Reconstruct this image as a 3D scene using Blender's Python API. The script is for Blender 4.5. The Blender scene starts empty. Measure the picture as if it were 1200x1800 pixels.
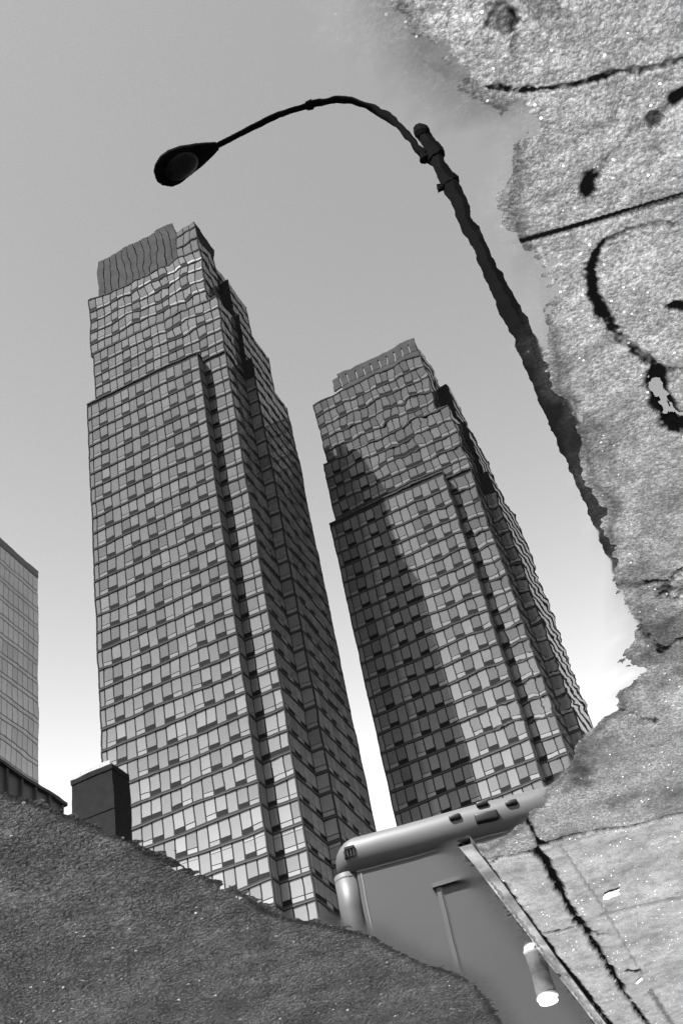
import bpy, bmesh, math, random
import numpy as np
from mathutils import Vector, Matrix

random.seed(7)
rng = np.random.default_rng(11)
S = bpy.context.scene
COL = S.collection

# ------------------------------------------------------------------ camera
# The picture is taken with the camera held upside down over a kerbside puddle;
# nearly everything "above" is seen mirrored in the water (z = 0).
CAM_H = 1.5
F_PX, PITCH, ROLL = 2071.736, 0.7230, -0.2302
_F = np.array([0, math.cos(PITCH), math.sin(PITCH)])
_R0 = np.array([1.0, 0, 0]); _U0 = np.cross(_R0, _F)
_R = math.cos(ROLL) * _R0 + math.sin(ROLL) * _U0
_U = np.cross(_R, _F)
_M = np.diag([-1.0, 1.0, -1.0])                       # half turn about Y: looking down, held upside down
cr, cu, cf = _M @ _R, _M @ _U, _M @ _F
cam_data = bpy.data.cameras.new('camera'); cam = bpy.data.objects.new('camera', cam_data)
COL.objects.link(cam); S.camera = cam
cam_data.sensor_fit = 'HORIZONTAL'; cam_data.sensor_width = 36.0
cam_data.lens = 36.0 * F_PX / 1200.0
cam_data.clip_start = 0.05; cam_data.clip_end = 8000
cam.matrix_world = Matrix(((cr[0], cu[0], -cf[0], 0), (cr[1], cu[1], -cf[1], 0), (cr[2], cu[2], -cf[2], CAM_H), (0, 0, 0, 1)))

# ------------------------------------------------------------------ light
SUN_EL, SUN_AZ = math.radians(61), math.radians(-226)  # azimuth clockwise from +Y
world = bpy.data.worlds.new('World'); S.world = world; world.use_nodes = True
nt = world.node_tree; nt.nodes.clear()
sky = nt.nodes.new('ShaderNodeTexSky'); sky.sky_type = 'NISHITA'; sky.sun_disc = False
sky.sun_elevation = SUN_EL; sky.sun_rotation = SUN_AZ; sky.dust_density = 1.0; sky.air_density = 2.2; sky.ozone_density = 0.0
bw = nt.nodes.new('ShaderNodeRGBToBW'); bgn = nt.nodes.new('ShaderNodeBackground'); out = nt.nodes.new('ShaderNodeOutputWorld')
nt.links.new(sky.outputs[0], bw.inputs[0]); nt.links.new(bw.outputs[0], bgn.inputs[0]); nt.links.new(bgn.outputs[0], out.inputs[0])
bgn.inputs[1].default_value = 0.072
sun_d = bpy.data.lights.new('sun', 'SUN'); sun_d.energy = 5.0; sun_d.angle = math.radians(0.5); sun_d.color = (1, 1, 1)
sun = bpy.data.objects.new('sun', sun_d); COL.objects.link(sun)
sv = Vector((math.sin(SUN_AZ) * math.cos(SUN_EL), math.cos(SUN_AZ) * math.cos(SUN_EL), math.sin(SUN_EL)))
sun.rotation_euler = sv.to_track_quat('Z', 'Y').to_euler(); sun.location = sv * 50
S.view_settings.view_transform = 'Standard'; S.view_settings.look = 'None'
S.view_settings.gamma = 1; S.view_settings.exposure = 2.55; S.view_settings.use_curve_mapping = False

# ------------------------------------------------------------------ helpers
def tag(o, label=None, cat=None, group=None, kind=None):
    if label: o['label'] = label
    if cat: o['category'] = cat
    if group: o['group'] = group
    if kind: o['kind'] = kind
    return o

def empty(name, loc=(0, 0, 0), rz=0.0):
    o = bpy.data.objects.new(name, None); COL.objects.link(o)
    o.location = loc; o.rotation_euler = (0, 0, rz); o.empty_display_size = 0.3
    return o

def link(name, me, parent=None, loc=None):
    o = bpy.data.objects.new(name, me); COL.objects.link(o)
    if parent: o.parent = parent
    if loc is not None: o.location = loc
    return o

def mesh_np(name, V, F, mats, smooth=False):
    """V (n,3) array, F (m,4) or (m,3) array"""
    me = bpy.data.meshes.new(name)
    V = np.asarray(V, np.float32); F = np.asarray(F, np.int32)
    n = F.shape[1]
    me.vertices.add(len(V)); me.vertices.foreach_set('co', V.ravel())
    me.loops.add(F.size); me.loops.foreach_set('vertex_index', F.ravel())
    me.polygons.add(len(F)); me.polygons.foreach_set('loop_start', np.arange(0, F.size, n, dtype=np.int32))
    me.polygons.foreach_set('use_smooth', np.full(len(F), smooth, bool))
    me.update(calc_edges=True)
    for m in (mats if isinstance(mats, (list, tuple)) else [mats]): me.materials.append(m)
    return me

def boxes_mesh(name, boxes, mat):
    """boxes: list of (x0,y0,z0,x1,y1,z1)"""
    b = np.array(boxes, float); n = len(b)
    lo, hi = b[:, :3], b[:, 3:]
    sel = np.array([[0,0,0],[1,0,0],[1,1,0],[0,1,0],[0,0,1],[1,0,1],[1,1,1],[0,1,1]])
    V = np.where(sel[None] == 1, hi[:, None, :], lo[:, None, :]).reshape(-1, 3)
    f = np.array([[0,3,2,1],[4,5,6,7],[0,1,5,4],[1,2,6,5],[2,3,7,6],[3,0,4,7]])
    F = (f[None] + 8 * np.arange(n)[:, None, None]).reshape(-1, 4)
    return mesh_np(name, V, F, mat)

def tube(bm, pts, rad, seg=12, caps=True):
    pts = [Vector(p) for p in pts]
    rads = rad if isinstance(rad, (list, tuple)) else [rad] * len(pts)
    rings = []; prev = None
    for i, p in enumerate(pts):
        t = (pts[min(i + 1, len(pts) - 1)] - pts[max(i - 1, 0)]).normalized()
        if prev is None:
            a = t.orthogonal().normalized()
        else:
            a = (prev - t * prev.dot(t)).normalized()
        prev = a; b = t.cross(a)
        rings.append([bm.verts.new(p + (a * math.cos(2 * math.pi * j / seg) + b * math.sin(2 * math.pi * j / seg)) * rads[i]) for j in range(seg)])
    for r0, r1 in zip(rings, rings[1:]):
        for j in range(seg):
            bm.faces.new((r0[j], r0[(j + 1) % seg], r1[(j + 1) % seg], r1[j]))
    if caps:
        bm.faces.new(list(reversed(rings[0]))); bm.faces.new(rings[-1])

def lathe(bm, prof, seg=40):
    rings = [[bm.verts.new((r * math.cos(2 * math.pi * j / seg), r * math.sin(2 * math.pi * j / seg), z)) for j in range(seg)] for r, z in prof]
    for r0, r1 in zip(rings, rings[1:]):
        for j in range(seg):
            bm.faces.new((r0[j], r0[(j + 1) % seg], r1[(j + 1) % seg], r1[j]))
    bm.faces.new(list(reversed(rings[0]))); bm.faces.new(rings[-1])

def box(bm, x0, y0, z0, x1, y1, z1, bevel=0, segs=2):
    r = bmesh.ops.create_cube(bm, size=1)
    for v in r['verts']:
        v.co = Vector(((x0 + x1) / 2 + v.co.x * (x1 - x0), (y0 + y1) / 2 + v.co.y * (y1 - y0), (z0 + z1) / 2 + v.co.z * (z1 - z0)))
    if bevel:
        es = list({e for v in r['verts'] for e in v.link_edges})
        bmesh.ops.bevel(bm, geom=es, offset=bevel, segments=segs, profile=0.5, affect='EDGES', clamp_overlap=True)

def bmobj(name, bm, mat, parent=None, smooth=False):
    me = bpy.data.meshes.new(name); bmesh.ops.recalc_face_normals(bm, faces=bm.faces)
    bm.to_mesh(me); bm.free(); me.materials.append(mat)
    for p in me.polygons: p.use_smooth = smooth
    return link(name, me, parent)

# ------------------------------------------------------------------ materials (the photograph is black and white)
class N:
    def __init__(s, name):
        s.m = bpy.data.materials.new(name); s.m.use_nodes = True; s.t = s.m.node_tree; s.t.nodes.clear()
        s.out = s.t.nodes.new('ShaderNodeOutputMaterial')
    def n(s, typ, **kw):
        o = s.t.nodes.new('ShaderNode' + typ)
        for k, v in kw.items():
            if k in o.inputs: s.set(o.inputs[k], v)
            else: setattr(o, k, v)
        return o
    def set(s, sock, v):
        if isinstance(v, bpy.types.NodeSocket): s.t.links.new(v, sock)
        else: sock.default_value = v
    def ramp(s, fac, stops):
        r = s.n('ValToRGB'); s.set(r.inputs[0], fac); e = r.color_ramp.elements
        while len(e) < len(stops): e.new(0.5)
        for el, (p, c) in zip(e, stops): el.position = p; el.color = (c, c, c, 1)
        return r.outputs[0]
    def math(s, op, a, b=0.0, clamp=False):
        m = s.n('Math', operation=op); m.use_clamp = clamp; s.set(m.inputs[0], a); s.set(m.inputs[1], b); return m.outputs[0]
    def mix(s, fac, a, b, typ='MIX'):
        m = s.n('MixRGB', blend_type=typ); s.set(m.inputs[0], fac)
        for i, v in ((1, a), (2, b)):
            s.set(m.inputs[i], (v, v, v, 1) if isinstance(v, (int, float)) else v)
        return m.outputs[0]

def simple(name, c, rough=0.5, metal=0.0, var=0.12, scale=3.0, bump=0.0, rnd=0.0, spec=0.3, tone=False):
    a = N(name)
    tc = a.n('TexCoord')
    no = a.n('TexNoise', Scale=scale, Detail=5.0); a.t.links.new(tc.outputs['Object'], no.inputs['Vector'])
    col = a.ramp(no.outputs[0], [(0.25, c * (1 - var)), (0.75, c * (1 + var))])
    if rnd:
        oi = a.n('ObjectInfo')
        r = a.ramp(oi.outputs['Random'], [(0, 1 - rnd), (1, 1.0)])
        col = a.mix(1.0, col, r, 'MULTIPLY')
        if tone:
            at = a.n('Attribute', attribute_name='tone')
            tt = a.ramp(at.outputs['Fac'], [(0, 1.0), (1, 1 - rnd)])
            col = a.mix(1.0, col, tt, 'MULTIPLY')
    p = a.n('BsdfPrincipled', Roughness=rough, Metallic=metal)
    p.inputs['Specular IOR Level'].default_value = spec
    a.t.links.new(col, p.inputs['Base Color'])
    if bump:
        b = a.n('Bump', Strength=1.0, Distance=bump); a.t.links.new(no.outputs[0], b.inputs['Height']); a.t.links.new(b.outputs[0], p.inputs['Normal'])
    a.t.links.new(p.outputs[0], a.out.inputs[0])
    return a.m

M_body = simple('tower_mullion_metal', 0.02, 0.9, var=0.15, scale=0.4, spec=0.05)
M_band = simple('tower_floor_edge', 0.04, 0.9, var=0.1, scale=0.4, spec=0.05)
M_pane = simple('tower_window_glass', 0.145, 0.06, var=0.12, scale=0.15, rnd=0.40, spec=0.22, tone=True)
M_blank = simple('tower_blank_panel', 0.12, 0.9, var=0.08, scale=0.2, rnd=0.12, spec=0.05)
M_vent = simple('tower_vent', 0.008, 0.8, spec=0.05)
M_sill = simple('tower_transom', 0.155, 0.1, var=0.08, scale=0.3, rnd=0.25)
M_roofm = simple('roof_screen_metal', 0.065, 0.95, var=0.2, scale=0.5, spec=0.02)
M_farp = simple('far_tower_panel_hazed', 0.62, 0.4, var=0.12, scale=0.1, rnd=0.2)  # panel colour lifted to stand in for distance haze
M_farb = simple('far_tower_joint', 0.14, 0.5, var=0.1, scale=0.2)
M_dark = simple('dark_brick', 0.008, 0.9, var=0.3, scale=1.5, spec=0.05)
M_darkp = simple('dark_cladding', 0.03, 0.6, var=0.2, scale=0.8)
M_glassr = simple('railing_glass', 0.22, 0.3, var=0.05)
M_pole = simple('lamp_pole_paint', 0.003, 0.9, var=0.4, scale=9, spec=0.02)
M_lens = simple('lamp_lens', 0.012, 0.3, spec=0.12)
M_bus = simple('bus_paint', 0.036, 0.5, var=0.08, scale=1.5, spec=0.15)
M_buspanel = simple('bus_panel_paint', 0.026, 0.5, var=0.10, scale=2, spec=0.15)
M_trim = simple('bus_trim', 0.03, 0.4)
M_seam = simple('bus_seam', 0.05, 0.5)
M_lamp = simple('marker_lamp_plastic', 0.008, 0.4, spec=0.1)
M_rubber = simple('rubber', 0.02, 0.8)
M_rim = simple('wheel_rim', 0.4, 0.3, metal=1)
M_win = simple('bus_glass', 0.02, 0.08)
M_leaf = simple('leaf', 0.03, 0.6, var=0.4, scale=2)
M_bark = simple('bark', 0.05, 0.9, var=0.4, scale=8, bump=0.01)
M_white = simple('white_plastic', 0.27, 0.35, var=0.04, scale=20)
M_sleeve = simple('cardboard_sleeve', 0.028, 0.8, var=0.35, scale=40)
M_paper = simple('wet_paper', 0.2, 0.7, var=0.1, scale=60)
M_filter = simple('cigarette_filter', 0.5, 0.8, var=0.2, scale=200)
M_roof = simple('roof_membrane', 0.10, 0.9, var=0.2, scale=0.5)

def ground_mat(name, lo, hi, speck, rough, bumpd, grain, con=1.0, spec=0.4):
    a = N(name)
    g = a.n('NewGeometry'); pos = g.outputs['Position']
    n1 = a.n('TexNoise', Scale=5.0, Detail=6.0, Roughness=0.6); a.t.links.new(pos, n1.inputs['Vector'])
    n2 = a.n('TexNoise', Scale=grain, Detail=3.0, Roughness=0.75); a.t.links.new(pos, n2.inputs['Vector'])
    v = a.n('TexVoronoi', Scale=grain * 1.1); a.t.links.new(pos, v.inputs['Vector'])
    v2 = a.n('TexVoronoi', Scale=grain * 0.85); a.t.links.new(pos, v2.inputs['Vector'])
    base = a.ramp(n1.outputs[0], [(0.3, lo), (0.7, hi)])
    gr = a.ramp(n2.outputs[0], [(0.30, 0.5 - 0.38 * con), (0.48, 0.5 - 0.08 * con), (0.72, 0.5 + 0.5 * con)])
    c = a.mix(1.0, base, gr, 'MULTIPLY')
    c = a.mix(1.0, c, 2.0, 'MULTIPLY')
    n3 = a.n('TexNoise', Scale=22.0, Detail=5.0, Roughness=0.7); a.t.links.new(pos, n3.inputs['Vector'])
    c = a.mix(1.0, c, a.ramp(n3.outputs[0], [(0.3, 0.45), (0.55, 1.0)]), 'MULTIPLY')
    cell = a.n('SeparateColor'); a.t.links.new(v.outputs['Color'], cell.inputs[0])
    cr_ = a.ramp(cell.outputs[0], [(0.0, 0.35), (0.5, 0.75), (1.0, 1.0)])
    c = a.mix(0.8 * con, c, cr_, 'MULTIPLY')
    # pale quartz grains
    cell2 = a.n('SeparateColor'); a.t.links.new(v2.outputs['Color'], cell2.inputs[0])
    q = a.math('GREATER_THAN', cell2.outputs[1], 0.982)
    qd = a.math('LESS_THAN', v2.outputs['Distance'], 0.30)
    q = a.math('MULTIPLY', q, qd)
    c = a.mix(q, c, speck)
    # grime in cracks, damp stains and bed darkened by depth, stored with the mesh
    at = a.n('Attribute', attribute_name='grime_depth')
    c = a.mix(at.outputs['Fac'], c, 0.0008)
    p = a.n('BsdfPrincipled')
    a.t.links.new(c, p.inputs['Base Color'])
    sp = a.math('MULTIPLY', a.math('SUBTRACT', 1.0, at.outputs['Fac'], clamp=True), spec); a.t.links.new(sp, p.inputs['Specular IOR Level'])
    rr = a.mix(q, rough, 0.15); a.t.links.new(rr, p.inputs['Roughness'])
    h = a.math('ADD', n2.outputs[0], a.math('MULTIPLY', v.outputs['Distance'], -0.5))
    b = a.n('Bump', Strength=1.0, Distance=bumpd); a.t.links.new(h, b.inputs['Height']); a.t.links.new(b.outputs[0], p.inputs['Normal'])
    a.t.links.new(p.outputs[0], a.out.inputs[0])
    return a.m

M_concrete = ground_mat('concrete', 0.020, 0.068, 0.22, 0.55, 0.0024, 150.0)
M_slab = ground_mat('worn_slab_concrete', 0.042, 0.080, 0.5, 0.5, 0.003, 170.0, 0.45)
M_asphalt = ground_mat('wet_asphalt', 0.002, 0.022, 0.08, 0.32, 0.016, 75.0, 1.0, 0.15)

def water_mat():
    a = N('puddle_water')
    g = a.n('NewGeometry')
    # slow undulation and tight ripples: the amount varies over the puddle
    def wave(scale, amp, mask=None, detail=1.0):
        n = a.n('TexNoise', Scale=scale, Detail=detail, Roughness=0.5); a.t.links.new(g.outputs['Position'], n.inputs['Vector'])
        s = a.n('VectorMath', operation='SUBTRACT'); a.t.links.new(n.outputs['Color'], s.inputs[0]); s.inputs[1].default_value = (0.5, 0.5, 0.5)
        m = a.n('VectorMath', operation='SCALE'); a.t.links.new(s.outputs[0], m.inputs[0])
        if mask is None: m.inputs['Scale'].default_value = amp
        else: a.t.links.new(a.math('MULTIPLY', mask, amp), m.inputs['Scale'])
        return m.outputs[0]
    at = a.n('Attribute', attribute_name='ripple')
    w1 = wave(26.0, 0.007, at.outputs['Fac'])
    w2 = wave(5.0, 0.0025)
    w3 = wave(70.0, 0.002, at.outputs['Fac'])
    ad = a.n('VectorMath', operation='ADD'); a.t.links.new(w1, ad.inputs[0]); a.t.links.new(w2, ad.inputs[1])
    ad2 = a.n('VectorMath', operation='ADD'); a.t.links.new(ad.outputs[0], ad2.inputs[0]); a.t.links.new(w3, ad2.inputs[1])
    fl = a.n('VectorMath', operation='MULTIPLY'); a.t.links.new(ad2.outputs[0], fl.inputs[0]); fl.inputs[1].default_value = (1, 1, 0)
    nn = a.n('VectorMath', operation='ADD'); a.t.links.new(fl.outputs[0], nn.inputs[0]); nn.inputs[1].default_value = (0, 0, 1)
    no = a.n('VectorMath', operation='NORMALIZE'); a.t.links.new(nn.outputs[0], no.inputs[0])
    gl = a.n('BsdfGlossy', Roughness=0.0); gl.inputs['Color'].default_value = (1, 1, 1, 1); a.t.links.new(no.outputs[0], gl.inputs['Normal'])
    tr = a.n('BsdfTransparent'); tr.inputs['Color'].default_value = (0.6, 0.6, 0.6, 1)
    fr = a.n('Fresnel', IOR=1.33)
    fac = a.math('ADD', a.math('MULTIPLY', fr.outputs[0], 11.0), 0.125, clamp=True)
    fi = a.n('Attribute', attribute_name='film')
    fac = a.math('MULTIPLY', fac, a.math('SUBTRACT', 1.0, a.math('MULTIPLY', fi.outputs['Fac'], 0.55)))
    a.t.links.new(a.math('MULTIPLY', fi.outputs['Fac'], 0.16), gl.inputs['Roughness'])
    mx = a.n('MixShader'); a.t.links.new(fac, mx.inputs[0]); a.t.links.new(tr.outputs[0], mx.inputs[1]); a.t.links.new(gl.outputs[0], mx.inputs[2])
    a.t.links.new(mx.outputs[0], a.out.inputs[0])
    return a.m
M_water = water_mat()

# ------------------------------------------------------------------ ground geometry
def gp(x, y):
    """point of the ground plane (world metres) under a point of the survey picture"""
    d = _F * F_PX + _R * (x - 600) + _U * (900 - y)
    return np.array([-d[0] / d[2] * CAM_H, d[1] / d[2] * CAM_H])
def gpl(pts): return np.array([gp(*p) for p in pts])

shore_right = [(690,-160),(688,-60),(690,0),(715,50),(742,98),(775,128),(815,160),(868,190),(900,240),(906,295),(898,345),(902,400),(912,432),
    (936,468),(948,500),(952,540),(962,585),(975,640),(984,682),(1004,704),(1012,738),(1028,765),(1040,812),(1040,846),(1072,884),(1072,905),
    (1064,925),(1074,962),(1074,1000),(1082,1035),(1088,1075),(1092,1092),(1118,1094),(1090,1106),(1100,1118),(1088,1140),(1086,1165),(1118,1180),
    (1112,1200),(1084,1212),(1076,1228),(1092,1246),(1066,1262),(1042,1288),(1020,1302),(1012,1330),(990,1362),(958,1392),(946,1412),(930,1432),(900,1462),(855,1490),(806,1484)]
kerb_edge = [(806,1484),(860,1552),(925,1640),(985,1718),(1048,1800),(1110,1882)]
shore_left = [(905,1860),(882,1800),(858,1762),(832,1728),(790,1708),(740,1692),(690,1668),(650,1644),(600,1632),(556,1622),(512,1616),(470,1600),
    (430,1572),(385,1548),(330,1528),(280,1502),(230,1478),(180,1456),(140,1440),(112,1428),(70,1414),(30,1397),(0,1389),(-120,1350),(-400,1290)]
back = [(-500,600),(-460,0),(-300,-350),(500,-400)]
POND = gpl(shore_right + kerb_edge[1:] + shore_left + back)

def seg_dist(P, A, B):
    d = B - A; t = np.clip(((P - A) @ d) / (d @ d), 0, 1)
    return np.hypot(*(P - (A + t[:, None] * d)).T)
def poly_sd(P, poly):
    """signed distance, positive outside"""
    dist = np.full(len(P), 1e9); inside = np.zeros(len(P), bool)
    for i in range(len(poly)):
        A, B = poly[i], poly[(i + 1) % len(poly)]
        dist = np.minimum(dist, seg_dist(P, A, B))
        c = ((A[1] > P[:, 1]) != (B[1] > P[:, 1]))
        xi = (B[0] - A[0]) * (P[:, 1] - A[1]) / (B[1] - A[1] + 1e-12) + A[0]
        inside ^= c & (P[:, 0] < xi)
    return np.where(inside, -dist, dist)
def line_dist(P, pts):
    q = gpl(pts); d = np.full(len(P), 1e9)
    for A, B in zip(q, q[1:]): d = np.minimum(d, seg_dist(P, A, B))
    return d
_tab = rng.random((512, 512)).astype(np.float32)
def vnoise(P, s, off=0):
    x = P[:, 0] / s + 100.3 + off * 17.7; y = P[:, 1] / s + 57.1 + off * 31.3
    xi = np.floor(x).astype(int); yi = np.floor(y).astype(int); fx = x - xi; fy = y - yi
    fx = fx * fx * (3 - 2 * fx); fy = fy * fy * (3 - 2 * fy)
    g = lambda a, b: _tab[a % 512, b % 512]
    return ((g(xi, yi) * (1 - fx) + g(xi + 1, yi) * fx) * (1 - fy) + (g(xi, yi + 1) * (1 - fx) + g(xi + 1, yi + 1) * fx) * fy) - 0.5

# one polar grid around the photographer's feet, fine where the shore is
th = np.concatenate([np.linspace(-math.pi, -0.66, 24, endpoint=False), np.linspace(-0.66, 0.72, 760), np.linspace(0.72, math.pi, 24)[1:]])
rr = np.concatenate([[0.05, 0.2, 0.35, 0.5], np.exp(np.linspace(math.log(0.6), math.log(6.2), 940)), np.exp(np.linspace(math.log(6.2), math.log(4000), 50))[1:]])
TH, RR = np.meshgrid(th, rr)
P = np.stack([-(RR * np.sin(TH)), RR * np.cos(TH)], -1).reshape(-1, 2)    # picture-right is world -x
near = (RR.ravel() < 6.3)
sd = np.full(len(P), 5.0); sd[near] = poly_sd(P[near], POND)
mk = near & (P[:, 1] < gp(900, 1440)[1])
sd[mk] += 0.018 * vnoise(P[mk], 0.07, 51) + 0.010 * vnoise(P[mk], 0.028, 52)
# which side: pavement or road. The kerb line divides them.
div = gpl([(200,-400),(400,0),(700,700),(905,1200),(806,1484),(925,1640),(1048,1800),(1110,1882)])
kd = div[-1] - div[-2]; kd /= np.hypot(*kd)
div = np.vstack([[div[0] + np.array([0, -300.0])], div, [div[-1] + kd * 400]])
xdiv = np.interp(P[:, 1], div[:, 1], div[:, 0])
pav = P[:, 0] < xdiv
r_ = RR.ravel()
grain = lambda P: 0.0014 * vnoise(P, 0.006, 1) + 0.0016 * vnoise(P, 0.011, 5)
rough = 0.007 * vnoise(P, 0.16) + 0.0035 * vnoise(P, 0.05, 2) + 0.0022 * vnoise(P, 0.02, 3) + grain(P)
rough = np.where(pav, rough, rough + 0.006 * vnoise(P, 0.022, 31) + 0.005 * vnoise(P, 0.013, 32))
slope = np.where(pav, np.interp(r_, [0.9, 1.3, 2.6], [0.022, 0.05, 0.07]), 0.05)
out_h = np.where(pav, np.minimum(sd * slope, 0.022), np.minimum(sd * slope, 0.05))
in_h = np.maximum(sd * np.where(pav, np.interp(r_, [0.8, 1.1, 2.6], [0.04, 0.12, 0.12]), np.interp(r_, [0.8, 1.1], [0.04, 0.12])), -0.03)
z = np.where(sd > 0, out_h + 0.0015, in_h) + rough * np.where(pav & (sd > 0), 1.0, np.where(sd > 0, np.clip(0.6 + sd * 4, 0.6, 1), 0.6))
z = np.where(~pav & (sd > 0.03), np.maximum(z, 0.001), z)
# raised kerb along its steel edge
kl = gpl(kerb_edge); ke = np.vstack([kl, [kl[-1] + kd * 300]])
# distance measured to the pavement side of the kerb line
kx = np.interp(P[:, 1], ke[:, 1], ke[:, 0], left=-99)
kside = (P[:, 1] > ke[0, 1]) & (P[:, 0] < kx)
kz = 0.014 + rough * 0.3
ramp = np.clip((P[:, 1] - ke[0, 1]) / 0.25, 0, 1)
z = np.where(kside & (P[:, 0] < kx - 0.004), z * (1 - ramp) + kz * ramp, z)
far = r_ > 9
z = np.where(far, np.where(pav, 0.12, 0.03), z)
z = np.where((r_ > 6.2) & ~far, np.where(pav, 0.03, 0.04), z)

grime_depth = np.zeros(len(P))
def crack(pts, w, depth, g=1.0, jag=0.5, sc=0.02):
    """groove of half width w (m)"""
    global z
    d = np.full(len(P), 9.0); m = near & (r_ < 6.3); d[m] = line_dist(P[m], pts)
    ww = w * (1 + jag * 2 * vnoise(P, sc, 9) + jag * 1.4 * vnoise(P, sc * 0.3, 12))
    k = np.clip(1.9 - 1.5 * d / np.maximum(ww, 1e-4), 0, 1)
    low = -0.05 if depth > 0.03 else 0.0012
    z = np.where(z > 0, np.maximum(z - depth * k, np.minimum(z, low)), z); gv = np.clip(min(1.0, g * 1.15) * (0.85 + 0.9 * vnoise(P, 0.035, 41) + 0.7 * vnoise(P, 0.008, 42)), 0, 1) if jag > 0.75 else min(1.0, g * 1.25)
    grime_depth[:] = np.maximum(grime_depth, gv * np.clip(k * 1.4, 0, 1))
crack([(745,108),(800,135),(860,152),(900,157),(960,153),(1020,143),(1080,125),(1150,112),(1200,98),(1300,80)], 0.0045, 0.004, 0.85, 0.8)
crack([(876,38),(884,46),(890,40)], 0.016, 0.006, 0.85, 0.8, 0.03)
crack([(905,62),(902,90)], 0.006, 0.002, 0.4, 0.8, 0.03)
crack([(940,-20),(960,20),(975,40)], 0.016, 0.002, 0.35, 0.8, 0.03)
crack([(1240,140),(1195,155),(1180,165)], 0.012, 0.005, 0.8)
crack([(1170,180),(1110,222),(1078,258),(1045,300),(1035,318)], 0.006, 0.002, 0.4, 0.8)
crack([(1036,310),(1030,332)], 0.012, 0.006, 0.85, 0.6)
crack([(1145,200),(1147,203)], 0.010, 0.005, 0.7, 0.3)
crack([(880,432),(1000,398),(1060,380),(1200,333),(1400,265)], 0.0055, 0.013, 1.0, 0.15, 0.1)
crack([(1260,400),(1200,388),(1140,388),(1098,400),(1060,420)], 0.006, 0.003, 0.55, 0.8)
crack([(1060,420),(1046,440),(1038,470),(1042,510),(1056,550)], 0.008, 0.005, 0.9, 0.7)
crack([(1056,540),(1062,552)], 0.012, 0.006, 0.9, 0.5)
crack([(1060,555),(1085,588),(1118,615),(1150,640),(1215,642)], 0.008, 0.006, 0.8, 0.8)
crack([(1148,650),(1156,688),(1172,720),(1182,745)], 0.019, 0.004, 1.0, 0.4, 0.03)
crack([(1148,665),(1158,690),(1172,718),(1174,728)], 0.008, 0.034, 1.0, 1.2, 0.02)
crack([(1172,718),(1205,728)], 0.006, 0.034, 1.0, 0.5, 0.03)
crack([(1190,735),(1215,755)], 0.012, 0.012, 1.0, 0.7)
crack([(1180,530),(1220,533)], 0.010, 0.006, 1.0, 0.7)
crack([(1085,1022),(1115,1027),(1150,1018),(1178,1018),(1188,1000),(1220,985)], 0.010, 0.009, 0.95, 0.9)
crack([(1170,1030),(1182,1035)], 0.022, 0.009, 0.95, 0.9)
crack([(1118,1094),(1135,1110),(1160,1145),(1185,1125),(1220,1112)], 0.010, 0.009, 0.9, 0.8)
crack([(1092,1246),(1120,1258),(1150,1262)], 0.008, 0.005, 0.7, 0.9)
crack([(950,1482),(1000,1463),(1040,1452),(1100,1444),(1150,1430),(1200,1420),(1420,1370)], 0.011, 0.014, 1.0, 0.35, 0.05)
crack([(905,1402),(925,1440),(945,1476)], 0.006, 0.012, 0.9, 0.5)
crack([(950,1476),(938,1488),(905,1498),(880,1502)], 0.010, 0.012, 1.0, 0.5)
crack([(880,1502),(856,1515)], 0.005, 0.008, 0.8, 0.5)
crack([(942,1488),(965,1525),(985,1562),(1005,1600),(1020,1617),(1060,1680),(1095,1740),(1140,1802),(1200,1890)], 0.011, 0.014, 1.0, 0.7, 0.04)
crack([(1012,1612),(1024,1622)], 0.016, 0.012, 1.0, 0.6)
crack([(1020,1620),(1045,1638),(1064,1636)], 0.008, 0.010, 0.9, 0.8)
crack([(948,1637),(985,1630),(1020,1620)], 0.010, 0.012, 0.95, 0.5)
crack([(982,1478),(1020,1535),(1060,1592),(1095,1655),(1126,1706)], 0.004, 0.004, 0.35, 0.2)
crack([(1140,1735),(1165,1775),(1200,1830)], 0.010, 0.005, 0.5, 0.5)
crack([(1060,1602),(1110,1590),(1200,1570),(1400,1530)], 0.014, 0.004, 0.30, 0.5)
crack([(1100,1700),(1122,1702)], 0.009, 0.005, 0.85, 0.5)
# gap behind the steel kerb edge
koff = [(826,1490),(881,1552),(946,1640),(1008,1718),(1072,1800),(1132,1882)]
crack(koff, 0.013, 0.014, 1.0, 0.35, 0.04)
# damp stains at the shore and on the slabs
st = np.clip(vnoise(P, 0.22, 21) * 1.6 + vnoise(P, 0.07, 22) * 0.9 + vnoise(P, 0.025, 23) * 0.6 - 0.12, 0, 1) * np.where(P[:, 1] > gp(1000, 1440)[1], 0.35, 0.75)
damp = np.clip(0.6 - np.abs(sd - 0.006) * 26, 0, 0.6) * (sd > -0.02)
grime_depth = np.where(pav, np.maximum(grime_depth, np.maximum(st, damp)), np.maximum(grime_depth, damp * 1.2))
grime_depth = np.maximum(grime_depth, np.clip(-z / 0.005, 0, 0.995) * (sd < 0))  # bed darkens with depth: mud, and light lost in water put into colour
grime_depth = np.where(near, grime_depth, 0.0)
V3 = np.column_stack([P, z])

nr, ntn = len(rr), len(th)
ii, jj = np.meshgrid(np.arange(nr - 1), np.arange(ntn - 1), indexing='ij')
a0 = (ii * ntn + jj).ravel(); F4 = np.stack([a0, a0 + 1, a0 + ntn + 1, a0 + ntn], 1)
Fc = P[F4].mean(1)
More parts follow.
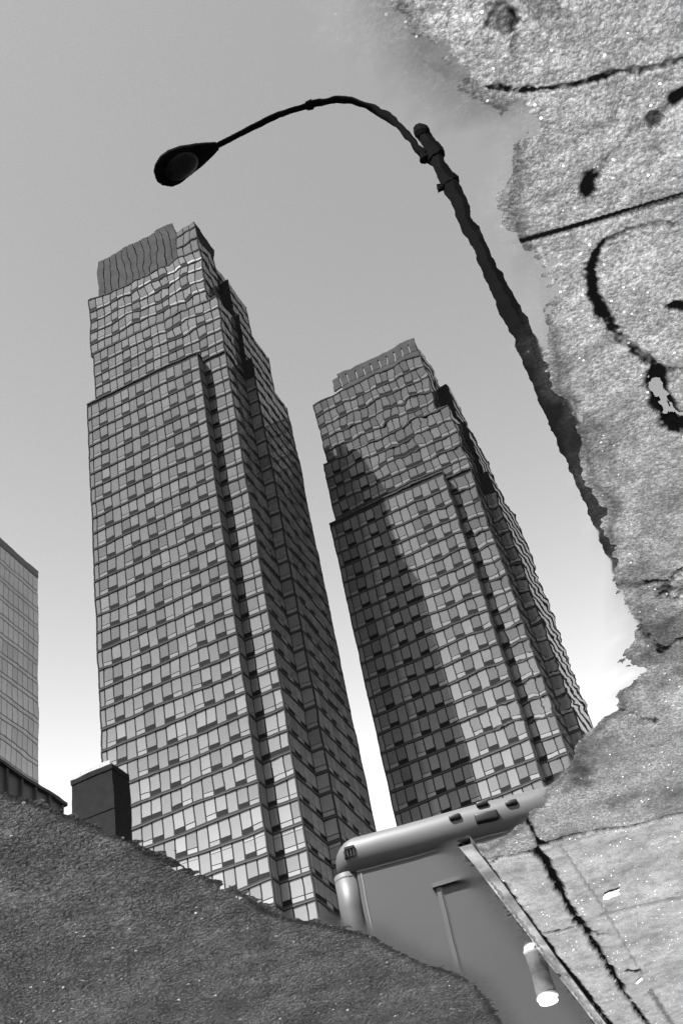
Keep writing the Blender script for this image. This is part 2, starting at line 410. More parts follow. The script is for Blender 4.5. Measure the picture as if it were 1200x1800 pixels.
# slabs of the pavement: cut by the joints
def side(pts, Q):
    a, b = gp(*pts[0]), gp(*pts[1]); d = b - a
    return (Q[:, 0] - a[0]) * d[1] - (Q[:, 1] - a[1]) * d[0]
A_ = side([(880,432),(1200,333)], Fc); B_ = side([(905,1494),(1200,1420)], Fc); E_ = side([(1060,1602),(1200,1570)], Fc)
C_ = side([(942,1488),(1140,1802)], Fc); J_ = side([(948,1637),(1020,1620)], Fc)
sA, sB, sE, sC, sJ = [np.sign(side(l, np.array([gp(*q)]))[0]) for l, q in (
    ([(880,432),(1200,333)], (1100,100)), ([(905,1494),(1200,1420)], (1100,1700)), ([(1060,1602),(1200,1570)], (1150,1750)),
    ([(942,1488),(1140,1802)], (1150,1500)), ([(948,1637),(1020,1620)], (1060,1760)))]
fpav = pav[F4].all(1)
fr_ = np.hypot(*Fc.T)
pid = np.zeros(len(Fc), int)                                   # 0 road
pid[fpav] = 1                                                  # slab nearest the camera beyond joint A
m = fpav & (A_ * sA < 0); pid[m] = 2                           # long cracked slab
m2 = fpav & (B_ * sB > 0); pid[m2 & (C_ * sC > 0)] = 3
pid[m2 & (C_ * sC > 0) & (E_ * sE > 0)] = 4
pid[m2 & (C_ * sC <= 0)] = 5
pid[m2 & (C_ * sC <= 0) & (J_ * sJ > 0)] = 6
pid[fpav & (fr_ > 8)] = 7

def ground_piece(name, sel, mat, parent=None):
    F = F4[sel]; u, inv = np.unique(F, return_inverse=True)
    me = mesh_np(name, V3[u], inv.reshape(F.shape), mat, smooth=True)
    at = me.attributes.new('grime_depth', 'FLOAT', 'POINT'); at.data.foreach_set('value', grime_depth[u].astype(np.float32))
    return link(name, me, parent)
tag(ground_piece('road', pid == 0, M_asphalt), kind='structure')
sidewalk = tag(empty('sidewalk'), kind='structure')
for i in (1, 2, 3, 4): ground_piece('slab', pid == i, M_concrete if i < 3 else M_slab, sidewalk)
tag(ground_piece('pavement', pid == 7, M_concrete), kind='structure')
kerb = tag(empty('kerb'), kind='structure')
for i in (5, 6): ground_piece('kerb_stone', pid == i, M_slab, kerb)

# the water surface
gx = np.linspace(-1.9, 2.2, 120); gy = np.linspace(0.25, 6.2, 170)
GX, GY = np.meshgrid(gx, gy); WP = np.stack([GX.ravel(), GY.ravel()], 1)
i2, j2 = np.meshgrid(np.arange(169), np.arange(119), indexing='ij'); b0 = (i2 * 120 + j2).ravel()
wme = mesh_np('puddle_water', np.column_stack([WP, np.zeros(len(WP))]), np.stack([b0, b0 + 1, b0 + 121, b0 + 120], 1), M_water)
wsd = poly_sd(WP, POND)
xdiv2 = np.interp(WP[:, 1], div[:, 1], div[:, 0])
rip = 0.12 + 0.9 * np.exp(-((wsd + 0.02) / 0.22) ** 2) * np.clip((gp(560, 900)[0] - WP[:, 0]) / 0.25, 0, 1) 
# the calm lower left, the shivering top: a breeze comes over the pavement side
tx = gp(300, 480); rip = np.maximum(rip * np.where(WP[:, 1] > gp(600, 1350)[1], 0.15, 1), 0.8 * np.exp(-np.hypot(WP[:, 0] - tx[0], (WP[:, 1] - tx[1])) ** 2 / 0.14 ** 2))
tx = gp(720, 720); rip = np.maximum(rip, 0.75 * np.exp(-np.hypot(WP[:, 0] - tx[0], (WP[:, 1] - tx[1])) ** 2 / 0.2 ** 2))
film = np.clip(1 + wsd / 0.02, 0, 1) * 0.35 * (WP[:, 0] < xdiv2)
lm_ = (~(WP[:, 0] < xdiv2)) & (WP[:, 0] < gp(560, 1625)[0]) & (WP[:, 1] > gp(700, 1500)[1])
film = np.where(lm_, np.clip(1 + wsd / 0.09, 0, 1) * 0.7, film)
film = np.where(WP[:, 1] < gp(800, 200)[1], np.clip(1 + wsd / 0.06, 0, 1), film)
at = wme.attributes.new('film', 'FLOAT', 'POINT'); at.data.foreach_set('value', film.astype(np.float32))
at = wme.attributes.new('ripple', 'FLOAT', 'POINT'); at.data.foreach_set('value', rip.astype(np.float32))
tag(link('puddle_water', wme), kind='structure')

# steel angle along the kerb
bm = bmesh.new(); prev = None
kpts = gpl([(802,1484),(830,1518),(860,1555),(892,1598),(925,1642),(955,1683),(985,1722),(1016,1762),(1048,1803),(1110,1884)])
nrm = np.array([kd[1], -kd[0]])
if nrm[0] > 0: nrm = -nrm                                      # towards the pavement
for i, p in enumerate(kpts):
    w = 0.042; wob = 0.0015 * math.sin(i * 2.1)
    pr = [(p - nrm * 0.002, -0.03), (p + nrm * (0.004 + wob), 0.010), (p + nrm * 0.008, 0.0125), (p + nrm * w, 0.0135), (p + nrm * (w + 0.002), -0.02)]
    ring = [bm.verts.new((q[0], q[1], zz)) for q, zz in pr]
    if prev:
        for a_, b_ in zip(range(4), range(1, 5)): bm.faces.new((prev[a_], prev[b_], ring[b_], ring[a_]))
    prev = ring
a = N('rusty_kerb_steel'); g = a.n('NewGeometry')
n1 = a.n('TexNoise', Scale=9.0, Detail=6.0); a.t.links.new(g.outputs['Position'], n1.inputs['Vector'])
p_ = a.n('BsdfPrincipled', Metallic=0.4)
a.t.links.new(a.ramp(n1.outputs[0], [(0.36, 0.02), (0.47, 0.05), (0.56, 0.10), (0.7, 0.16)]), p_.inputs['Base Color'])
a.t.links.new(a.ramp(n1.outputs[0], [(0.4, 0.7), (0.6, 0.35)]), p_.inputs['Roughness'])
a.t.links.new(p_.outputs[0], a.out.inputs[0])
st_ = bmobj('steel_edge', bm, a.m, kerb, smooth=False)

# ------------------------------------------------------------------ towers
FH = 3.2
PSI = 0.2697
def place(X, Y): return (-X, Y)

class Facade:
    """collects the pieces of one tower in its own frame: x = left in the picture, y = away"""
    def __init__(s, k0): s.items = []; s.k0 = k0; s.body = []
    def zk(s, k): return (k - s.k0) * FH
    def piece(s, kind, plane, pos, depth, c0, c1, z0, z1, vis):
        # plane 'y': faces -y at y=pos ; plane 'x': faces -x at x=pos
        if plane == 'y': b = (c0, pos - depth, z0, c1, pos + 0.02, z1)
        else: b = (pos - depth, c0, z0, pos + 0.02, c1, z1)
        s.items.append((kind, b, vis))
    def wall(s, plane, pos, c0, c1, k0, k1, mods, fin=None):
        """mods: list of (width, type); types W pane, V pane over vent, B blank, N narrow pilaster"""
        tot = sum(w for w, t in mods); sc = (c1 - c0) / tot
        for k in range(math.floor(k0), math.ceil(k1)):
            kk0, kk1 = max(k, k0), min(k + 1, k1)
            if kk1 - kk0 < 0.45: continue
            zb, zt = s.zk(kk0), s.zk(kk1)
            vis = abs(k - 1) + (0 if k >= -1 else 100)
            s.piece('floor_band', plane, pos, 0.16, c0, c1, zb - 0.13, zb + 0.10, vis)
            s.piece('floor_band', plane, pos, 0.08, c0, c1, zb + 0.20, zb + 0.27, vis + 0.5)
            x = c0
            for w, t in mods:
                w *= sc; g = 0.10
                a_, b_ = x + g, x + w - g
                if t == 'B': s.piece('wall_panel', plane, pos, 0.05, a_, b_, zb + 0.33, zt - 0.20, vis)
                elif t == 'N':
                    s.piece('wall_panel', plane, pos, 0.05, a_ , b_, zb + 0.33, zt - 0.20, vis)
                else:
                    r = random.random()
                    if t == 'V' or r < 0.04:
                        dark = True
                        s.piece('vent', plane, pos, 0.035, a_ - 0.04, b_ + 0.05, zb + 0.32, zb + 1.08, vis)
                    else:
                        s.piece('transom', plane, pos, 0.05, a_, b_, zb + 0.33, zb + 0.86, vis)
                    top = zt - 0.20
                    if r > 0.955 and t == 'V':       # sash left ajar: a bright sill strip
                        pass
                    if k <= 2 and k >= 0 and (k == 2): 
                        s.piece('transom', plane, pos, 0.05, a_, b_, top - 0.42, top, vis); top -= 0.5
                    s.piece('window_pane', plane, pos, 0.05, a_, b_, zb + 0.97, top, vis)
                x += w
        # vertical fins at the ends
        for c in (c0, c1): s.body.append((c - 0.09, pos - 0.12, s.zk(k0), c + 0.09, pos + 0.05, s.zk(k1)) if plane == 'y' else (pos - 0.12, c - 0.09, s.zk(k0), pos + 0.05, c + 0.09, s.zk(k1)))

MATS = {'window_pane': M_pane, 'vent': M_vent, 'wall_panel': M_blank, 'transom': M_sill, 'floor_band': M_band}
def emit(fc, root, limit, mats=MATS):
    cache = {}
    for kind in mats:
        its = sorted([i for i in fc.items if i[0] == kind], key=lambda i: i[2])
        lim = limit if isinstance(limit, int) else limit[kind]
        for _, b, _v in its[:lim]:
            key = (kind,) + tuple(round(b[i + 3] - b[i], 3) for i in range(3))
            if key not in cache:
                w, d, h = key[1:]
                cache[key] = boxes_mesh(kind, [(-w / 2, -d / 2, -h / 2, w / 2, d / 2, h / 2)], mats[kind])
            link(kind, cache[key], root, [(b[i] + b[i + 3]) / 2 for i in range(3)])
        rest = [i[1] for i in its[lim:]]
        if rest:
            me = boxes_mesh(kind, rest, mats[kind])
            at = me.attributes.new('tone', 'FLOAT', 'FACE')
            at.data.foreach_set('value', np.repeat(rng.random(len(rest)), 6).astype(np.float32))
            o = link(kind, me, root); o['kind'] = 'stuff'

def tower(XY, z_off, rz, k_ground, style, label):
    """z_off: height above the water of floor line 0"""
    root = empty('glass_tower', (*place(*XY), 0), rz)
    tag(root, label, 'skyscraper', 'twin apartment towers')
    k0 = -z_off / FH; f = Facade(k0)
    a_, d_, L, b_, c_, V_ = 4.1, 2.02, 25.44, 6.93, 1.82, 21.08
    kr, kL, kt = 30.2, 35.0, 40.0
    row = [(1.45, t) for t in 'VWBVWBWVBVWBVW'] + [(0.55, 'N')]
    row = [(1.47, t) for t in 'WVBVWBVWBWVBVW'][::-1]
    # picture order from the left: pane, vent, blank ... ; local x grows to the left
    order = 'W V B W V B V W B W V B V W'.split()
    main = [(1.467, t) for t in reversed(order)] + [(0.8, 'N')]
    f.wall('y', -d_, a_, L, k0, kr, main)
    f.wall('y', 0, 0, a_, k0, kr, [(1.15, 'W'), (1.75, 'W'), (1.2, 'V')])
    f.wall('x', a_ , -d_, 0, k0, kr, [(1, 'B'), (1, 'B')])
    f.wall('x', 0, 0, b_, k0, kr, [(1.3, 'W'), (1.9, 'V'), (1.9, 'W'), (1.8, 'V')])
    f.wall('y', b_, -c_, 0, k0, kr, [(1, 'W')])
    f.wall('x', -c_, b_, V_, k0, 31.5, [(1.77, t) for t in 'WVWVWWVW'])
    # upper storeys
    tl = L if style == 0 else L - 1.3
    up = [(1.467, t) for t in 'WWVWWVVWWVWWVWWVW']
    f.wall('y', 0, 0, L - 0.6, kr, kL, up)
    f.wall('y', 0.25, 1.9, tl, kL, kt, up[:-1])
    f.wall('x', 0, 0, b_, kr, kL, [(1.7, t) for t in 'WVWV'])
    f.wall('x', -0.8, b_, 19, 31.5, 35.5, [(1.7, t) for t in 'WVWVWWVW'])
    f.wall('x', 0.02 if style else 0.02, b_, 14.5, 35.5, 39.0, [(1.7, t) for t in 'WVWVWW'])
    f.wall('x', 1.9, 0.25, b_, kL, kt + 1.0, [(1.7, t) for t in 'WVWV'])
    f.wall('x', 2.0, b_, 11.5, 39.0, kt + 1.0, [(1.7, t) for t in 'WVWV'])
    z = f.zk; B = []
    B += [(a_ + 0.02, -d_ + 0.01, 0, L, V_ - 0.5, z(kr))]
    B += [(0.01, 0.01, 0, L - 0.3, V_ - 0.3, z(kr) + 0.02)]
    B += [(-c_ + 0.01, b_ + 0.01, 0, 4, V_, z(31.5))]
    B += [(0.012, 0.012, z(kr), L - 0.6, 8.5, z(kL)), (0.014, 8.4, z(kr), 1.6, 15.0, z(kL) - 0.1)]  # unseen back of upper storeys cut short to shape the shadow on the twin
    B += [(-0.79, b_ + 0.02, z(31.4), 1.0, 19, z(35.5))]
    B += [(0.03, b_ - 0.2, z(kL), 1.9, 14.5, z(39))]
    B += [(1.91, 0.26, z(kL) - 0.1, tl, 7.8, z(kt)), (2.02, 7.7, z(kL) - 0.1, 3.6, 11.5, z(kt + 1.0))]
    body = link('tower_frame', boxes_mesh('tower_frame', B, M_body), root)
    # left-hand lower flank, one bay proud
    fl = [(L - 0.01, 1.0, 0, L + 0.35, V_ - 2, z(28.5))]
    link('flank', boxes_mesh('flank', fl, M_body), root)
    link('fin', boxes_mesh('fin', f.body, M_body), root)['kind'] = 'stuff'
    # ledges
    for (x0, x1, y, k) in ((a_ - 0.1, L + 0.1, -d_, kr), (-0.1, L - 0.5, 0, kL), (1.8, tl + 0.1, 0.25, kt)):
        link('ledge', boxes_mesh('ledge', [(x0, y - 0.14, z(k), x1, y + 1.5, z(k) + 0.3)], M_band), root)
    # roof screens
    if style == 0:
        rs = []; x = 6.7
        while x < 23.4:
            rs.append((x, 1.2, z(kt) + 0.5, x + 1.28, 1.5, z(44.0))); x += 1.45
        for b in rs: link('screen_panel', boxes_mesh('screen_panel', [b], M_roofm), root)
        link('plant_room', boxes_mesh('plant_room', [(7.2, 1.9, z(kt), 22.4, 7.5, z(43.8)), (6.8, 1.55, z(kt) + 0.5, 22.9, 1.85, z(43.6))], M_roofm), root)
        f2 = Facade(k0); f2.wall('y', 0.25, 1.9, 6.2, kt, 42.5, [(1.4, 'B')] * 3)
        link('corner_block', boxes_mesh('corner_block', [(1.91, 0.26, z(kt), 6.2, 7.7, z(42.5))], M_body), root)
        f.items += f2.items
    else:
        x = 2.0
        link('parapet', boxes_mesh('parapet', [(2.0, 0.35, z(kt), 18.2, 0.6, z(kt) + 1.5), (2.0, 0.35, z(kt) + 4.2, 18.2, 0.75, z(kt) + 5.2)], M_roofm), root)
        while x < 18.3:
            link('crown_post', boxes_mesh('crown_post', [(x, 0.3, z(kt) + 1.5, x + 1.35, 0.7, z(kt) + 4.2)], M_roofm), root); x += 1.62
        link('plant_room', boxes_mesh('plant_room', [(3.5, 3, z(kt), 16, 7.6, z(kt) + 3)], M_roofm), root)
        for yy in range(0, 6):
            link('crown_post', boxes_mesh('crown_post', [(2.0, 0.9 + yy * 1.6, z(kt), 2.3, 1.9 + yy * 1.6, z(kt) + 4.6 - 0.3 * (yy % 2))], M_roofm), root)
    emit(f, root, {'window_pane': 300, 'vent': 200, 'wall_panel': 160, 'transom': 160, 'floor_band': 120})
    return root
tower((-12.746, 126.852), 56.174 - CAM_H, PSI, 0, 0, 'taller glass apartment tower with solid slatted roof screen, left of its twin')
tower((-12.746 + 35.227, 126.852 + 19.348), 35.366 - CAM_H, PSI + 0.036, 0, 1, "glass apartment tower with open posts round its roof and its twin's shadow on the front")

# pale office tower at the left edge
def far_tower():
    root = empty('office_tower', (*place(-56.495, 160.338), 0), PSI)
    tag(root, 'pale flat-fronted office tower standing apart at the left edge', 'skyscraper')
    H_ = 144.1 - CAM_H
    link('wall', boxes_mesh('wall', [(0, -60, 0, 40, 0, H_)], M_farb), root)
    small = []; bands = []
    fh = 3.9; z = H_ - 1.6 - fh
    first = True
    while z > 0:
        for j in range(42):
            y1 = -0.25 - j * 1.4
            small.append((abs(z - 102) + j * 0.9 + (200 if z < 92 else 0), (-0.07, y1 - 1.22, z + 0.95, 0.05, y1, z + fh - 0.22)))
            bands.append((abs(z - 102) + j * 0.9 + (200 if z < 92 else 0), (-0.05, y1 - 1.28, z + 0.05, 0.05, y1 + 0.03, z + 0.75)))
        z -= fh
    small.sort(); bands.sort()
    me = {}
    for nm, lst, mt in (('window_pane', small, M_farp), ('spandrel', bands, M_farp)):
        for _, b in lst[:120]:
            key = (nm, tuple(round(b[i + 3] - b[i], 3) for i in range(3)))
            if key not in me:
                w, d, h = key[1]; me[key] = boxes_mesh(nm, [(-w/2, -d/2, -h/2, w/2, d/2, h/2)], mt)
            link(nm, me[key], root, [(b[i] + b[i + 3]) / 2 for i in range(3)])
        mm = boxes_mesh(nm, [b for _, b in lst[120:]], mt)
        link(nm, mm, root)['kind'] = 'stuff'
    link('parapet', boxes_mesh('parapet', [(-0.08, -60.1, H_ - 1.5, 0.3, 0.06, H_ + 0.1)], M_farb), root)
far_tower()

# low ribbed building in front of it
def ribbed():
    root = empty('ribbed_building', (*place(-14.04, 42.754), 0), PSI)
    tag(root, 'low dark ribbed building with a pale coping below the pale office tower', 'building')
    H_ = 25.5 - CAM_H
    link('wall', boxes_mesh('wall', [(0, -22, 0, 14, 0, H_ - 0.12)], M_darkp), root)
    link('coping', boxes_mesh('coping', [(-0.18, -22.1, H_ - 0.12, 14, 0.1, H_ + 0.03)], M_band), root)
    me = boxes_mesh('rib', [(-0.13, -0.05, 0, 0.03, 0.05, H_ - 0.14)], M_band)
    for j in range(24): link('rib', me, root, (0, -0.15 - j * 0.92, 0))
ribbed()

def dark_block():
    root = empty('brick_building', (*place(-27.366, 85.738), 0), PSI)
    tag(root, 'low dark brick building with glass roof railing at the foot of the taller tower', 'building')
    H_ = 53.7 - CAM_H
    link('wall', boxes_mesh('wall', [(-4.0, 0, 0, 0, 2.6, H_ - 1.0)], M_dark), root)
    link('parapet', boxes_mesh('parapet', [(-4.05, -0.06, H_ - 1.0, 0.06, 2.66, H_ - 0.5)], M_dark), root)
    me = boxes_mesh('railing_glass', [(-0.42, -0.02, 0, 0.42, 0.02, 0.5)], M_glassr)
    for j in range(4): link('railing_glass', me, root, (-0.5 - j * 0.95, 0.1, H_ - 0.48))
    me = boxes_mesh('string_course', [(-4.02, -0.04, 0, 0.03, 0.05, 0.15)], M_dark)
    for k in range(1, 12): link('string_course', me, root, (0, 0, H_ - 1.2 - k * 3.4))
dark_block()

# ------------------------------------------------------------------ street lamp
def street_lamp():
    d = _F * F_PX + _R * (880 - 600) + _U * (900 - 500); hh = math.hypot(d[0], d[1])
    X, Y = d[0] / hh * 6.5, d[1] / hh * 6.5
    root = empty('street_lamp', (-X - 0.165, Y, 0.03)); root.rotation_euler = (0, 0.031, 0)   # leans a little towards its arm
    tag(root, 'tall black street lamp with a curved arm and cobra head', 'street lamp')
    bm = bmesh.new()
    hs = np.linspace(0, 8.5, 24); tube(bm, [(0, 0, z) for z in hs], [float(np.interp(z, [0, 3, 4.3, 5.3, 6, 8.5], [0.16, 0.140, 0.113, 0.090, 0.076, 0.064])) for z in hs], 8)
    bmobj('pole', bm, M_pole, root)
    bm = bmesh.new(); tube(bm, [(0, 0, 0), (0, 0, 0.1), (0, 0, 0.9), (0, 0, 1.0)], [0.26, 0.24, 0.19, 0.15], 8); bmobj('base', bm, M_pole, root)
    bm = bmesh.new(); tube(bm, [(0, 0, 8.44), (0, 0, 8.50), (0, 0, 8.58), (0, 0, 8.62)], [0.07, 0.085, 0.078, 0.03], 12); bmobj('cap', bm, M_pole, root)
    bm = bmesh.new(); box(bm, 0.02, -0.04, 8.06, 0.13, 0.04, 8.17, 0.02); tube(bm, [(0, 0, 8.02), (0, 0, 8.22)], 0.078, 10); bmobj('bracket', bm, M_pole, root)
    bm = bmesh.new(); tube(bm, [(0, 0, 7.53), (0, 0, 7.58)], 0.076, 10); box(bm, 0.05, -0.025, 7.50, 0.115, 0.025, 7.60, 0.01); bmobj('clamp', bm, M_pole, root)
    ctrl = [(0.16, 8.12), (0.215, 8.30), (0.27, 8.62), (0.35, 8.92), (0.48, 9.20), (0.66, 9.39), (0.85, 9.49), (1.06, 9.53), (1.34, 9.50), (1.6, 9.42), (1.85, 9.32), (2.14, 9.17)]
    ctrl = [(x + 0.165 - 0.031 * z, z) for x, z in ctrl]
    pts = []
    for i in range(len(ctrl) - 1):
        p0 = ctrl[max(i - 1, 0)]; p1 = ctrl[i]; p2 = ctrl[i + 1]; p3 = ctrl[min(i + 2, len(ctrl) - 1)]
        for t in (0, .25, .5, .75):
            pts.append(tuple(0.5 * (2 * p1[j] + (p2[j] - p0[j]) * t + (2 * p0[j] - 5 * p1[j] + 4 * p2[j] - p3[j]) * t * t + (-p0[j] + 3 * p1[j] - 3 * p2[j] + p3[j]) * t ** 3) for j in (0, 1)))
    pts.append(ctrl[-1])
    n = len(pts)
    bm = bmesh.new(); tube(bm, [(x, 0, z) for x, z in pts], [0.042 - 0.012 * i / n for i in range(n)], 12); bmobj('arm', bm, M_pole, root, True)
    bm = bmesh.new(); tube(bm, [(0.91, 0, 9.53), (0.98, 0, 9.53)], 0.045, 10); bmobj('joint', bm, M_pole, root)
    # cobra head: upper shell lofted from sections, lens below
    head = empty('lamp_head', (0, 0, 0)); head.parent = root; head.location = (1.96, 0, 9.20); head.rotation_euler = (0, 0.42, 0)
    secs = [(0.0, 0.045, 0.035, -0.035), (0.08, 0.075, 0.05, -0.05), (0.2, 0.12, 0.075, -0.055), (0.36, 0.165, 0.09, -0.06), (0.5, 0.185, 0.09, -0.06), (0.6, 0.17, 0.075, -0.055), (0.68, 0.12, 0.05, -0.045), (0.72, 0.06, 0.02, -0.03)]
    bm = bmesh.new(); rings = []
    for x, w, t, b in secs:
        ring = []
        for j in range(20):
            a = 2 * math.pi * j / 20; cy, sz = math.cos(a), math.sin(a)
            ring.append(bm.verts.new((x, w * math.copysign(abs(cy) ** 0.75, cy), (t if sz > 0 else -b) * math.copysign(abs(sz) ** 0.8, sz))))
        rings.append(ring)
    for r0, r1 in zip(rings, rings[1:]):
        for j in range(20): bm.faces.new((r0[j], r0[(j + 1) % 20], r1[(j + 1) % 20], r1[j]))
    bm.faces.new(rings[0]); bm.faces.new(rings[-1]); bmobj('housing', bm, M_pole, head, True)
    bm = bmesh.new(); r = bmesh.ops.create_uvsphere(bm, u_segments=20, v_segments=10, radius=1)
    for v in r['verts']: v.co = Vector((0.44 + v.co.x * 0.19, v.co.y * 0.135, -0.05 + v.co.z * 0.05))
    bmobj('lens', bm, M_lens, head, True)
street_lamp()

# ------------------------------------------------------------------ minibus seen from behind
def minibus():
    d = _F * F_PX + _R * (587 - 600) + _U * (900 - 1530); hh = math.hypot(d[0], d[1])
    X, Y = d[0] / hh * 9.0, d[1] / hh * 9.0
    a = 0.06; W = 2.55; Ln = 6.4
    root = empty('minibus', (-X, Y, 0.04), a)
    tag(root, 'grey minibus parked with its back to us, marker lamps over the rear door', 'minibus')
    # main shell: rounded box (vertical corners), below the roof cap
    def rounded(x0, x1, y0, y1, z0, z1, r, seg=6, top_r=0.0, crown=0.0):
        bm = bmesh.new(); layers = []
        zs = [(z0, 0.0), (z1 - top_r, 0.0)]
        if top_r: zs = [(z0, 0.0)] + [(z1 - top_r + top_r * math.sin(t), top_r * (1 - math.cos(t))) for t in np.linspace(0, math.pi / 2, 8)]
        for zz, ins in zs:
            ring = []
            for (cx, cy, a0) in ((x1 - r, y1 - r, 0), (x0 + r, y1 - r, 90), (x0 + r, y0 + r, 180), (x1 - r, y0 + r, 270)):
                for j in range(seg + 1):
                    t = math.radians(a0 + 90 * j / seg); rr_ = max(r - ins, 0.01)
                    px = cx + rr_ * math.cos(t) ; py = cy + rr_ * math.sin(t)
                    cc = crown * (1 - ((px - (x0 + x1) / 2) / ((x1 - x0) / 2)) ** 2) if ins > 0 or zz > z0 + 0.01 and top_r else 0
                    ring.append(bm.verts.new((px, py, zz + cc)))
            layers.append(ring)
        n = len(layers[0])
        for r0, r1 in zip(layers, layers[1:]):
            for j in range(n): bm.faces.new((r0[j], r0[(j + 1) % n], r1[(j + 1) % n], r1[j]))
        # cap with a fan
        c = bm.verts.new(((x0 + x1) / 2, (y0 + y1) / 2, zs[-1][0] + crown))
        for j in range(n): bm.faces.new((layers[-1][j], layers[-1][(j + 1) % n], c))
        bm.faces.new(list(reversed(layers[0])))
        return bm
    bmobj('body', rounded(-W + 0.17, -0.17, -0.012, Ln, 0.5, 2.60, 0.02), M_buspanel, root)
    bmobj('roof_cap', rounded(-W, 0, -0.03, Ln + 0.05, 2.59, 2.91, 0.20, 8, 0.17, 0.06), M_bus, root, True)
    for s in (0, 1):
        x0, x1 = ((-0.17, 0.0), (-W, -W + 0.17))[s]
        bm = bmesh.new(); tube(bm, [(x0 + 0.085, 0.085, 0.5), (x0 + 0.085, 0.085, 1.3), (x0 + 0.085, 0.085, 2.3), (x0 + 0.085, 0.085, 2.6)], 0.108, 24)
        bmobj('corner_post', bm, M_bus, root, True)
        bm = bmesh.new(); box(bm, x0, 0.1, 0.5, x1, Ln, 2.59); bmobj('side_panel', bm, M_bus, root)
    bm = bmesh.new(); box(bm, -W + 0.2, -0.018, 2.572, -0.18, 0.06, 2.588); bmobj('gutter', bm, M_seam, root)
    for x in (-0.21, -W + 0.21):
        bm = bmesh.new(); box(bm, x - 0.006, -0.016, 0.5, x + 0.006, 0.05, 2.56); bmobj('seam', bm, M_seam, root)
    # joint across corner post
    bm = bmesh.new(); tube(bm, [(-0.085, 0.085, 2.555), (-0.085, 0.085, 2.566)], 0.110, 24); bmobj('post_joint', bm, M_seam, root)
    # rear door and its frame
    door = None
    bm = bmesh.new(); box(bm, -1.78, -0.022, 0.62, -0.80, 0.035, 2.26, 0.008); door = bmobj('rear_door', bm, M_buspanel, root)
    bm = bmesh.new(); box(bm, -1.84, -0.05, 2.275, -0.74, 0.03, 2.31); bmobj('door_header', bm, M_trim, root)
    for x in (-0.785, -1.80):
        bm = bmesh.new(); box(bm, x - 0.018, -0.034, 0.62, x + 0.018, 0.03, 2.27); bmobj('door_frame', bm, M_bus, root)
        bm = bmesh.new(); box(bm, x - 0.030, -0.026, 0.62, x - 0.0185, 0.03, 2.27); bmobj('door_seal', bm, M_trim, root)
    bm = bmesh.new(); box(bm, -1.70, -0.05, 1.25, -1.62, -0.005, 1.42, 0.01); bmobj('handle', bm, M_trim, door)
    bm = bmesh.new(); box(bm, -1.47, -0.06, 1.62, -1.33, 0.0, 1.80, 0.02); bmobj('dark_standin', bm, M_lamp, door)  # dark plate added as stand-in for the dark shape above the mirrored cup
    # marker lamps across the cap
    def lamp(x, z, w, h, y=-0.05):
        bm = bmesh.new(); box(bm, x - w / 2, y, z - h / 2, x + w / 2, y + 0.06, z + h / 2, 0.018, 3)
        o = bmobj('marker_lamp', bm, M_lamp, root, True)
    lamp(-1.05, 2.80, 0.10, 0.05); lamp(-1.29, 2.86, 0.10, 0.05, -0.035); lamp(-1.52, 2.80, 0.10, 0.05)
    lamp(-1.30, 2.73, 0.19, 0.085, -0.065)
    lamp(-2.36, 2.74, 0.09, 0.07, -0.04)
    # left corner lamp with its slatted guard
    bm = bmesh.new(); box(bm, -0.20, -0.05, 2.765, -0.115, 0.02, 2.80, 0.008); g_ = bmobj('marker_lamp', bm, M_lamp, root)
    for k in range(4):
        bm = bmesh.new(); box(bm, -0.195 + k * 0.026, -0.047, 2.70, -0.183 + k * 0.026, 0.01, 2.765); bmobj('guard_bar', bm, M_lamp, g_)
    # lower body
    bm = bmesh.new(); box(bm, -W + 0.02, -0.16, 0.42, -0.02, 0.06, 0.60, 0.03); bmobj('bumper', bm, M_trim, root)
    for x in (-0.35, -W + 0.35):
        bm = bmesh.new(); box(bm, x - 0.09, -0.02, 0.85, x + 0.09, 0.04, 1.2, 0.015); bmobj('tail_light', bm, M_lamp, root)
    for x in (-0.01, -W - 0.02):
        for j in range(4):
            bm = bmesh.new(); box(bm, x, 0.9 + j * 1.15, 1.5, x + 0.03, 1.85 + j * 1.15, 2.2, 0.01); bmobj('side_window', bm, M_win, root)
    for x in (-0.3, -W + 0.05):
        for y in (1.3, Ln - 1.0):
            bm = bmesh.new(); bmesh.ops.create_cone(bm, cap_ends=True, segments=28, radius1=0.38, radius2=0.38, depth=0.25, matrix=Matrix.Translation((x + 0.125, y, 0.36)) @ Matrix.Rotation(math.pi / 2, 4, 'Y'))
            wh = bmobj('wheel', bm, M_rubber, root)
            bm = bmesh.new(); bmesh.ops.create_cone(bm, cap_ends=True, segments=20, radius1=0.2, radius2=0.2, depth=0.27, matrix=Matrix.Translation((x + 0.125, y, 0.36)) @ Matrix.Rotation(math.pi / 2, 4, 'Y'))
            bmobj('rim', bm, M_rim, wh)
minibus()

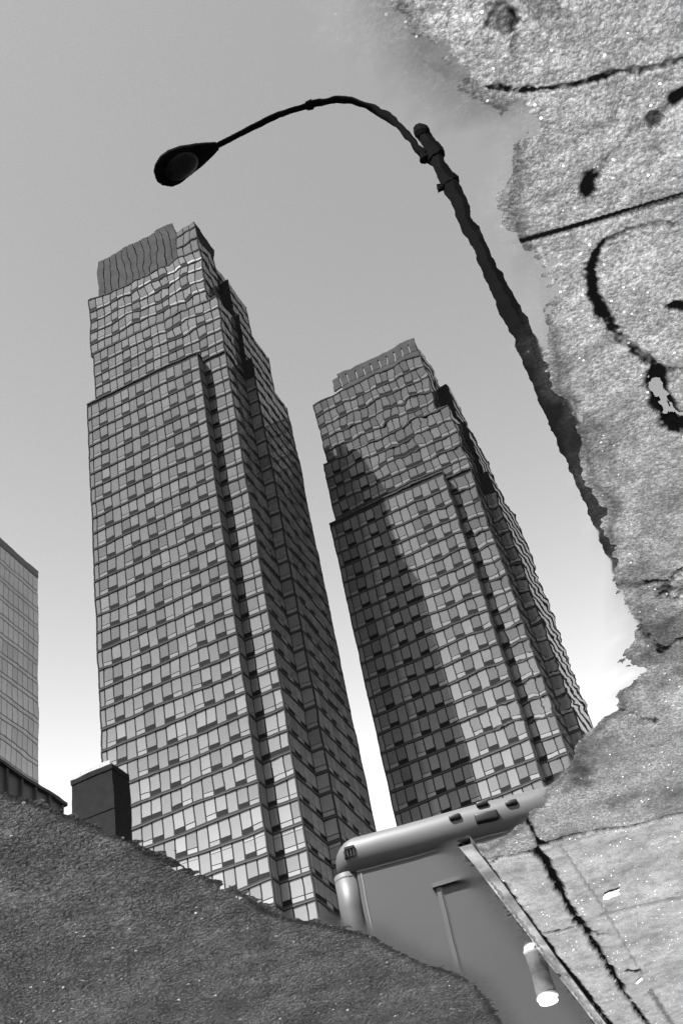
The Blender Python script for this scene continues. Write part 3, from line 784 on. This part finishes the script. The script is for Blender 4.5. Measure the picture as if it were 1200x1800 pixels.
# ------------------------------------------------------------------ small things
def cup():
    g = gp(950, 1713)
    root = empty('paper_cup', (g[0], g[1], 0.0)); root.rotation_euler = (0.03, -0.02, 0.4)
    tag(root, 'white lidded takeaway cup with dark sleeve standing in the puddle against the kerb', 'paper cup')
    bm = bmesh.new(); lathe(bm, [(0.030, -0.012), (0.0315, -0.011), (0.037, 0.088), (0.037, 0.089)]); bmobj('cup_body', bm, M_white, root, True)
    bm = bmesh.new(); lathe(bm, [(0.0320, -0.010), (0.0328, -0.010), (0.0382, 0.076), (0.0372, 0.077)]); bmobj('sleeve', bm, M_sleeve, root, True)
    bm = bmesh.new(); lathe(bm, [(0.0380, 0.082), (0.0405, 0.083), (0.0410, 0.089), (0.0395, 0.091), (0.0365, 0.093), (0.0355, 0.103), (0.0345, 0.105), (0.0325, 0.104), (0.0320, 0.098), (0.005, 0.097)]); bmobj('lid', bm, M_white, root, True)
cup()

def scrap():
    g = gp(1070, 1562)
    n = 9; bm = bmesh.new(); vs = {}
    for i in range(n):
        for j in range(n):
            x = (i / (n - 1) - 0.5); y = (j / (n - 1) - 0.5)
            rr2 = 1 - 0.3 * random.random() * (max(abs(x), abs(y)) > 0.4)
            vs[i, j] = bm.verts.new((x * 0.06 * rr2, y * 0.055 * rr2 + 0.02 * x, 0.006 + 0.005 * random.random()))
    for i in range(n - 1):
        for j in range(n - 1):
            if (i, j) not in ((0, 0), (7, 7), (0, 7)): bm.faces.new((vs[i, j], vs[i + 1, j], vs[i + 1, j + 1], vs[i, j + 1]))
    o = bmobj('paper_scrap', bm, M_paper); o.location = (g[0], g[1], 0.014)
    tag(o, 'crumpled white paper scrap lying flat on the sidewalk slab', 'litter')
scrap()
def butt():
    g = gp(1124, 1711)
    root = empty('cigarette_butt', (g[0], g[1], 0.022)); root.rotation_euler = (0, 0, 1.1)
    tag(root, 'small pale cigarette butt lying in the slab groove', 'litter')
    bm = bmesh.new(); tube(bm, [(0, 0, 0), (0.03, 0, 0)], 0.0045, 10); bmobj('filter', bm, M_filter, root)
    bm = bmesh.new(); tube(bm, [(0.03, 0, 0), (0.045, 0.002, -0.001)], [0.0046, 0.004], 10); bmobj('paper', bm, M_paper, root)
butt()
